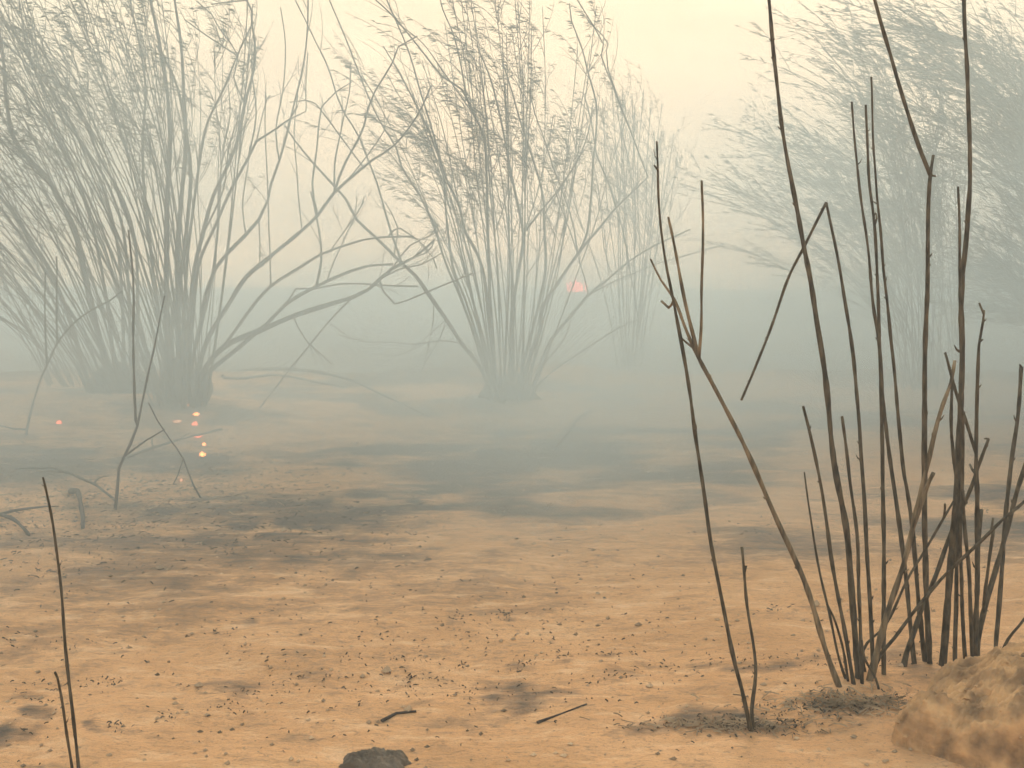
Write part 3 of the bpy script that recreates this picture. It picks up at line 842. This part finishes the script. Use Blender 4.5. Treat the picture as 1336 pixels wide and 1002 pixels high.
right = [
    T([(1276,875),(1272,838),(1275,760),(1275,650),(1273,600),(1276,470),(1279,440),(1284,410),(1278,395)], (10, 3.5), dy=.0,
      br=[([(1283,416),(1284,405)], (3, 2)), ([(1271,590),(1262,555),(1250,520),(1241,489),(1233,460)], (5, 3.5)), ([(1280,445),(1282,443)], (3, 2)), ([(1275,745),(1277,700),(1281,665)], (5.5, 5))]),
    T([(1270,875),(1268,838),(1265,760),(1259,690),(1256,640)], (8, 5), dy=.02),
    T([(1274,875),(1276,835),(1286,790),(1300,740),(1314,690),(1326,645),(1340,600),(1356,540)], (10, 6), dy=.0, br=[([(1281,800),(1286,768),(1296,692)], (5, 4))]),
    T([(1297,875),(1300,833),(1306,760),(1312,680),(1320,600),(1328,540),(1333,478)], (8, 6), dy=.05, br=[([(1333,480),(1330,476)], (3, 2))]),
    T([(1298,870),(1315,835),(1330,817),(1350,790)], (5, 4), dy=.03),
]
fg_clump('rightmost fan of stems rising behind the middle of the dirt mound at the right edge', onground(1280, 880), right, 3.22, 63)
pair = [
    T([(984,968),(978,945),(968,900),(955,850),(930,720),(912,600),(895,480),(880,400),(868,340),(860,270),(857,185)], (9, 3.2), br=[([(857,218),(854,216)], (3, 2))]),
    T([(983,950),(981,925),(986,880),(983,840),(975,790),(968,714)], (6.5, 5), dy=0.01, br=[([(972,743),(974,738)], (4, 3))]),
]
fg_clump('tall thin stem with a short one beside it, left of the main stem clump', onground(982, 958), pair, to_ground(982, 958).y, 64)
lp = [
    T([(104,1015),(99,968),(88,870),(80,780),(72,700),(62,650),(56,623)], (6.5, 3)),
    T([(96,1015),(89,968),(82,920),(75,885),(72,878)], (5, 4), dy=.01),
]
fg_clump('two thin leaning stems standing alone at the lower left', onground(100, 1008), lp, 2.5, 65)

# ------------------------------------------------------------------ dirt mound and stone
def lump(name, c, rx, ry, h, m, seed, rough=0.25, n=90, sharp=2.0, power=2.6):
    vv = []; ff = []
    for j in range(n + 1):
        for i in range(n + 1):
            u = -1.15 + 2.3 * i / n; v = -1.15 + 2.3 * j / n
            p = Vector((u * 1.7 + seed, v * 1.7, seed * 0.7))
            rr = (abs(u) ** power + abs(v) ** power) ** (1 / power) * (1 + 0.28 * noise.noise(p))
            z = h * (max(0.0, 1 - rr ** sharp)) ** 0.42 if rr < 1 else -0.12 * (rr - 1)
            amp = rough * h * min(1, max(0, 1.25 - rr) * 3)
            z += amp * (noise.noise(p * 1.6) * 0.9 + 0.45 * noise.noise(p * 4.5) + 0.30 * noise.noise(p * 11) + .22 * noise.noise(p * 25) + .13 * noise.noise(p * 55))
            x = c[0] + u * rx; y = c[1] + v * ry
            vv.append(Vector((x, y, z + gz(x, y) - 0.012)))
    for j in range(n):
        for i in range(n):
            a = j * (n + 1) + i
            ff.append((a, a + 1, a + n + 2, a + n + 1))
    return obj(name, vv, ff, m, loc=Vector((c[0], c[1], gz(c[0], c[1]))))
M_DIRT = mat('packed_dirt', (0.54, 0.31, 0.15), var=0.12, scale=16, bump=1.0, second=(0.24, 0.145, 0.08), detail=14)
mo = lump('dirt_mound', (1.47, 2.72), 0.45, 0.27, 0.215, M_DIRT, 3.1, rough=0.24, n=190)
rc = random.Random(77)
cv, cf = [], []
mvs = [v.co.copy() for v in mo.data.vertices]
for _ in range(420):
    p = rc.choice(mvs)
    if p.y > 0.1: continue
    r = rc.uniform(.0025, .008) * (2 if rc.random() < .06 else 1)
    b0 = len(cv)
    for d in ((1, 0, 0), (0, 1, 0), (-1, 0, 0), (0, -1, 0), (.2, .1, .8), (0, 0, -.6)):
        cv.append(p + Vector([a * r * rc.uniform(.5, 1.4) for a in d]))
    for k in range(4):
        cf += [(b0 + k, b0 + (k + 1) % 4, b0 + 4), (b0 + (k + 1) % 4, b0 + k, b0 + 5)]
tag(obj('clods', cv, cf, M_DIRT, mo, smooth=False), kind='stuff')
tag(mo, 'rough orange-brown dirt mound at the lower right corner in front of the stems', 'mound')
st = lump('stone', (at(494, 985, 2.6).x, 2.56), 0.078, 0.06, 0.045, M_ROCK, 5.4, rough=0.30, n=60, sharp=1.6)
tag(st, 'small rounded grey-brown stone at the bottom edge of the sand', 'stone')

# ------------------------------------------------------------------ fallen branches and sticks
def fallen(label, pts, w0, w1, m=M_BARK, group='burnt sticks lying on the ground', forks=0, lift=0.0):
    rnd = random.Random(len(label))
    out = []
    n = len(pts)
    for i, (px, py) in enumerate(pts):
        g = to_surface(px, py)
        wd = (w0 + (w1 - w0) * i / (n - 1)) / FPX * g.y * .5
        out.append((Vector((g.x, g.y, gz(g.x, g.y) + wd * .6 + lift * math.sin(math.pi * i / (n - 1)))), wd))
    loc = out[0][0].copy()
    path = wobble(spline(out, 0.05), 0.008, 5, 1)
    v_, f_ = [], []
    tube(v_, f_, path, 6, rough=.2)
    o = obj('fallen_branch', v_, f_, m, loc=loc)
    tag(o, label, 'branch', group)
    for k in range(forks):
        i = int(len(path) * (0.3 + 0.5 * k / max(1, forks)))
        p, r = path[i]
        d = (path[min(i + 1, len(path) - 1)][0] - path[i - 1][0]).normalized()
        q = [(p, r * .7)]
        v = (d + Vector((rnd.gauss(0, .5), rnd.gauss(0, .5), .15))).normalized()
        for s_ in range(4):
            v = (v + Vector((rnd.gauss(0, .15), rnd.gauss(0, .15), -.05))).normalized()
            q.append((q[-1][0] + v * .07, r * .7 * (1 - .2 * s_)))
        v2, f2 = [], []
        tube(v2, f2, q, 5)
        obj('twig', [a - loc for a in v2], f2, m, o)
    return o
fallen('short dark stick lying on the sand to the right of the round ash patch', [(701,944),(730,932),(764,919)], 5, 3)
fallen('small bent dark twig on the sand just above the stone', [(498,942),(515,932),(542,929)], 5, 3)
fallen('long dark branch lying behind the embers, its tip towards the middle shrub', [(290,491),(325,485),(390,489),(450,500),(500,520),(560,545)], 5, 3, lift=.05, forks=3)
fallen('second fallen branch lying close under the long one behind the embers', [(292,494),(320,497),(360,493),(400,499),(452,507)], 4, 2.5, lift=.03)
fallen('charred hooked branch on the ground at left, behind the thin leaning stem', [(92,643),(104,662),(108,690)], 8, 6, lift=.06)
fallen('charred branch end poking in at the left edge of the ground', [(-20,672),(0,680),(22,688),(38,699)], 7, 4, lift=.03, forks=1)
fallen('thin curved twig on the hazy ground right of the middle shrub', [(722,588),(742,572),(756,552),(775,535)], 3.5, 2.5, lift=.05)
fallen('dark curved branch on the ground left of the embers', [(152,655),(118,640),(70,622),(20,612)], 4, 2.5, lift=.05, forks=2)
fallen('burnt stick lying below the embers', [(160,600),(205,588),(250,575),(290,560)], 4, 3, lift=.03, forks=2)

# broken branches hanging and standing in front of the left shrub
def hang(label, pts, Y, w, br=(), seed=1):
    rnd = random.Random(seed)
    path = wobble(spline(pxpath(pts, Y, w[0], w[1], rnd, .1), .06), .008, 5, seed)
    loc = path[0][0].copy()
    v_, f_ = [], []
    path = [(p, r * .7) for p, r in path]
    tube(v_, f_, path, 6, rough=.2)
    o = obj('broken_branch', v_, f_, M_BARK, loc=loc)
    tag(o, label, 'branch', 'broken branches standing in front of the left shrub')
    for bpts, bw in br:
        p0 = min(path, key=lambda q: (q[0] - at(bpts[0][0], bpts[0][1], q[0].y)).length)
        bb = pxpath(bpts, p0[0].y, bw[0], bw[1], rnd, .05)
        bb[0] = (p0[0], bb[0][1])
        v2, f2 = [], []
        tube(v2, f2, wobble(spline(bb, .06), .006, 5, seed + 1), 5, rough=.2)
        obj('branch', [a - loc for a in v2], f2, M_BARK, o)
    return o
hang('forked broken branch standing upright left of the embers', [(150,668),(153,640),(155,612),(170,580),(181,554),(187,525),(196,480),(205,440),(214,385)], to_ground(150, 665).y, (7, 3), br=[([(181,554),(177,548),(175,500),(174,430),(173,360),(168,300)], (4, 2.5)), ([(165,590),(190,575),(215,560)], (3, 2))], seed=2)
hang('crooked broken branch standing at the far left edge', [(34,578),(35,560),(42,530),(48,510),(61,477),(75,448),(92,425),(118,405),(140,395),(160,380)], to_ground(34, 575).y, (5, 3), br=[([(61,477),(59,420),(59,355)], (3, 2)), ([(75,448),(74,400),(74,335)], (3, 2)), ([(34,560),(18,560),(-10,552)], (3, 2))], seed=3)
hang('thin curved stalk rising from the ground right of the embers', [(262,650),(252,632),(238,600),(222,575),(205,548),(195,525)], to_ground(262, 650).y, (4, 2.5), br=[([(240,604),(232,620),(225,632)], (2, 1.5))], seed=4)

# ------------------------------------------------------------------ litter
def litter(name, spots, n, m, seed, ln=(0.02, 0.08), wd=(0.002, 0.006)):
    rnd = random.Random(seed)
    vv = []; ff = []
    for _ in range(n):
        px, py, hw, hh = rnd.choice(spots)
        g = to_ground(px + rnd.gauss(0, hw * .6), max(470, py + rnd.gauss(0, hh * .6)))
        if g.y > 14.5: continue
        p = Vector((g.x, g.y, gz(g.x, g.y) + 0.004))
        a = rnd.uniform(0, math.pi)
        sc = (0.6 + g.y * .09)
        l = rnd.uniform(*ln) * sc; w_ = rnd.uniform(*wd) * sc
        d = Vector((math.cos(a), math.sin(a), rnd.uniform(-.05, .25)))
        s = Vector((-math.sin(a), math.cos(a), 0)) * w_
        u = Vector((0, 0, w_ * 1.6))
        b0 = len(vv)
        mid = p + d * l * .5 + Vector((0, 0, rnd.uniform(0, .003)))
        for c_ in (p, mid, p + d * l):
            vv += [c_ - s, c_ + s, c_ + u]
        for k in (0, 3):
            ff += [(b0 + k, b0 + k + 1, b0 + k + 4, b0 + k + 3), (b0 + k + 1, b0 + k + 2, b0 + k + 5, b0 + k + 4), (b0 + k + 2, b0 + k, b0 + k + 3, b0 + k + 5)]
    o = obj(name, vv, ff, m, smooth=False)
    return tag(o, kind='stuff')
tag(litter('burnt_litter', [(b_[0], b_[1], b_[2] * 1.3, b_[3] * 1.5) for b_ in BLOBS if b_[1] > 640] + [(1100, 930, 90, 14)] * 12 + [(970, 952, 90, 10)] * 9 + [(150, 640, 150, 50)] * 14 + [(600, 850, 420, 90)] * 25, 1900, M_LITTER, 5, (0.003, 0.014), (0.0008, 0.0025)),
    'scattered bits of charred twig and leaf on the sand', 'litter')
tag(litter('dry_straw', [(150, 640, 170, 45)] * 5 + [(1100, 930, 100, 14)] * 3 + [(950, 955, 100, 8)] * 2 + [(500, 640, 250, 60)] * 2, 1500, M_STRAW, 6, (0.01, 0.05), (0.0009, 0.0022)),
    'pale dry stalks lying over the ash', 'straw')
tag(litter('charred_debris', [(150, 630, 210, 60), (60, 700, 160, 60), (250, 620, 220, 50), (180, 580, 260, 35), (330, 680, 200, 60)], 1900, M_LITTER, 15, (0.005, 0.028), (0.0008, 0.0026)),
    'charred twigs and scraps matted under the left shrubs', 'debris')
def pebbles(n, seed):
    rnd = random.Random(seed)
    vv = []; ff = []
    for _ in range(n):
        px = rnd.uniform(-40, 1380); py = 520 + 480 * rnd.random() ** .8
        g = to_ground(px, py)
        r = rnd.uniform(.002, .0065) * (1 + g.y * .16) * (2.2 if rnd.random() < .04 else 1)
        p = Vector((g.x, g.y, gz(g.x, g.y) + r * .2))
        b0 = len(vv)
        for d in ((1, 0, 0), (0, 1, 0), (-1, 0, 0), (0, -1, 0), (.2, .1, .7), (0, 0, -.6)):
            vv.append(p + Vector([a * r * rnd.uniform(.6, 1.3) for a in d]))
        for k in range(4):
            ff += [(b0 + k, b0 + (k + 1) % 4, b0 + 4), (b0 + (k + 1) % 4, b0 + k, b0 + 5)]
    o = obj('pebbles', vv, ff, mat('pebble', (.42, .28, .17), var=.4, scale=3, second=(.24, .17, .11)), smooth=False)
    return tag(o, 'small clods and pebbles strewn over the sand', 'pebbles', kind='stuff')
pebbles(650, 9)

# ------------------------------------------------------------------ embers and distant fire
def emis(name, col, s):
    m = bpy.data.materials.new(name); m.use_nodes = True
    t_ = m.node_tree
    b_ = t_.nodes['Principled BSDF']
    b_.inputs['Base Color'].default_value = (0.05, 0.03, 0.02, 1)
    n_ = t_.nodes.new('ShaderNodeTexNoise'); n_.inputs['Scale'].default_value = 30
    c_ = t_.nodes.new('ShaderNodeTexCoord')
    t_.links.new(c_.outputs['Object'], n_.inputs['Vector'])
    r_ = t_.nodes.new('ShaderNodeValToRGB')
    r_.color_ramp.elements[0].position = .3; r_.color_ramp.elements[0].color = (col[0] * .5, col[1] * .25, col[2] * .15, 1)
    r_.color_ramp.elements[1].position = .6; r_.color_ramp.elements[1].color = (*col, 1)
    t_.links.new(n_.outputs['Fac'], r_.inputs[0])
    t_.links.new(r_.outputs[0], b_.inputs['Emission Color'])
    b_.inputs['Emission Strength'].default_value = s
    return m
M_EMB = emis('ember_orange', (1.0, 0.32, 0.09), 2.1)
M_EMR = emis('ember_red', (1.0, 0.20, 0.10), 1.1)
M_EMD = emis('ember_dim', (1.0, 0.42, 0.2), 0.45)
def blobmesh(name, c, r, m, seed, up=1.0):
    vv = []; ff = []; nu, nv = 10, 7
    for j in range(nv + 1):
        th = math.pi * j / nv
        for i in range(nu):
            ph = 2 * math.pi * i / nu
            d = Vector((math.sin(th) * math.cos(ph), math.sin(th) * math.sin(ph), math.cos(th)))
            k = 1 + .95 * noise.noise(d * 2.1 + Vector((seed, seed * .7, 0)))
            vv.append(Vector(c) + Vector((d.x * r[0] * k, d.y * r[1] * k, d.z * r[2] * k)))
    for j in range(nv):
        for i in range(nu):
            i2 = (i + 1) % nu
            ff.append((j * nu + i, (j + 1) * nu + i, (j + 1) * nu + i2, j * nu + i2))
    return obj(name, vv, ff, m, loc=c)
for px, py, hw, hh, m, lb in [
    (245, 530, 3, 2, M_EMD, 'faint topmost ember at the foot of the left shrub'),
    (256, 543, 4.2, 2.2, M_EMB, 'pale orange ember second from the top of the ember row'),
    (254, 555, 4.5, 3, M_EMR, 'reddest ember, third from the top of the ember row'),
    (258, 571, 5.5, 2.8, M_EMR, 'slanting reddish ember in the middle of the ember row'),
    (266, 581, 3.2, 2.2, M_EMB, 'small orange ember just above the brightest one'),
    (264, 595, 5, 3.2, M_EMB, 'brightest orange ember at the bottom of the ember row'),
    (77, 553, 4, 3, M_EMR, 'lone reddish ember at the far left under the bent bush'),
    (236, 629, 3, 3.4, M_EMD, 'dull orange ember on the ground below the ember row'),
    (231, 552, 7, 2.4, M_EMD, 'dim wide ember patch left of the ember row')]:
    g = to_surface(px, py)
    k = g.y / FPX
    o = blobmesh('ember', (g.x, g.y, gz(g.x, g.y) + hh * k * .7), (hw * k * .85, hw * k * .5, hh * k * .8), m, px * .1)
    tag(o, lb, 'ember', 'glowing embers')
def flame_fire():
    Yf = 34
    c = at(752, 369, Yf)
    root = thing('distant_fire', (c.x, c.y, gz(c.x, c.y)), 'pink-red fire glowing through the smoke on the horizon behind the middle shrub', 'fire')
    mf = emis('far_flame', (1.0, 0.17, 0.15), 3.0)
    rnd = random.Random(4)
    for i in range(6):
        x = (i - 2.5) * .10 + rnd.gauss(0, .03)
        z0 = c.z - gz(c.x, c.y)
        h = .24 * (1 - abs(i - 2.5) / 4.2) * rnd.uniform(.5, 1.15)
        path = [(Vector((x, rnd.gauss(0, .05), z0 - .26)), .05), (Vector((x, 0, z0 - .12)), .06), (Vector((x - .02, 0, z0 - .1 + h * .5)), .035), (Vector((x - .06, 0, z0 - .08 + h)), .008)]
        v_, f_ = [], []
        tube(v_, f_, spline(path, .05), 7, rough=.2, seed=i)
        obj('flame', v_, f_, mf, root)
    # the burning brush under the flames
    vv, ff = [], []
    for i in range(26):
        a = rnd.uniform(-.5, .5)
        z0 = c.z - gz(c.x, c.y)
        tube(vv, ff, [(Vector((a, rnd.uniform(-.2, .2), -.05)), .03), (Vector((a + rnd.gauss(0, .2), rnd.uniform(-.3, .3), max(.1, z0 - .2) * rnd.uniform(.7, 1.1))), .012)], 4, rough=0)
    obj('burning_brush', vv, ff, M_BARK, root, smooth=False)
flame_fire()
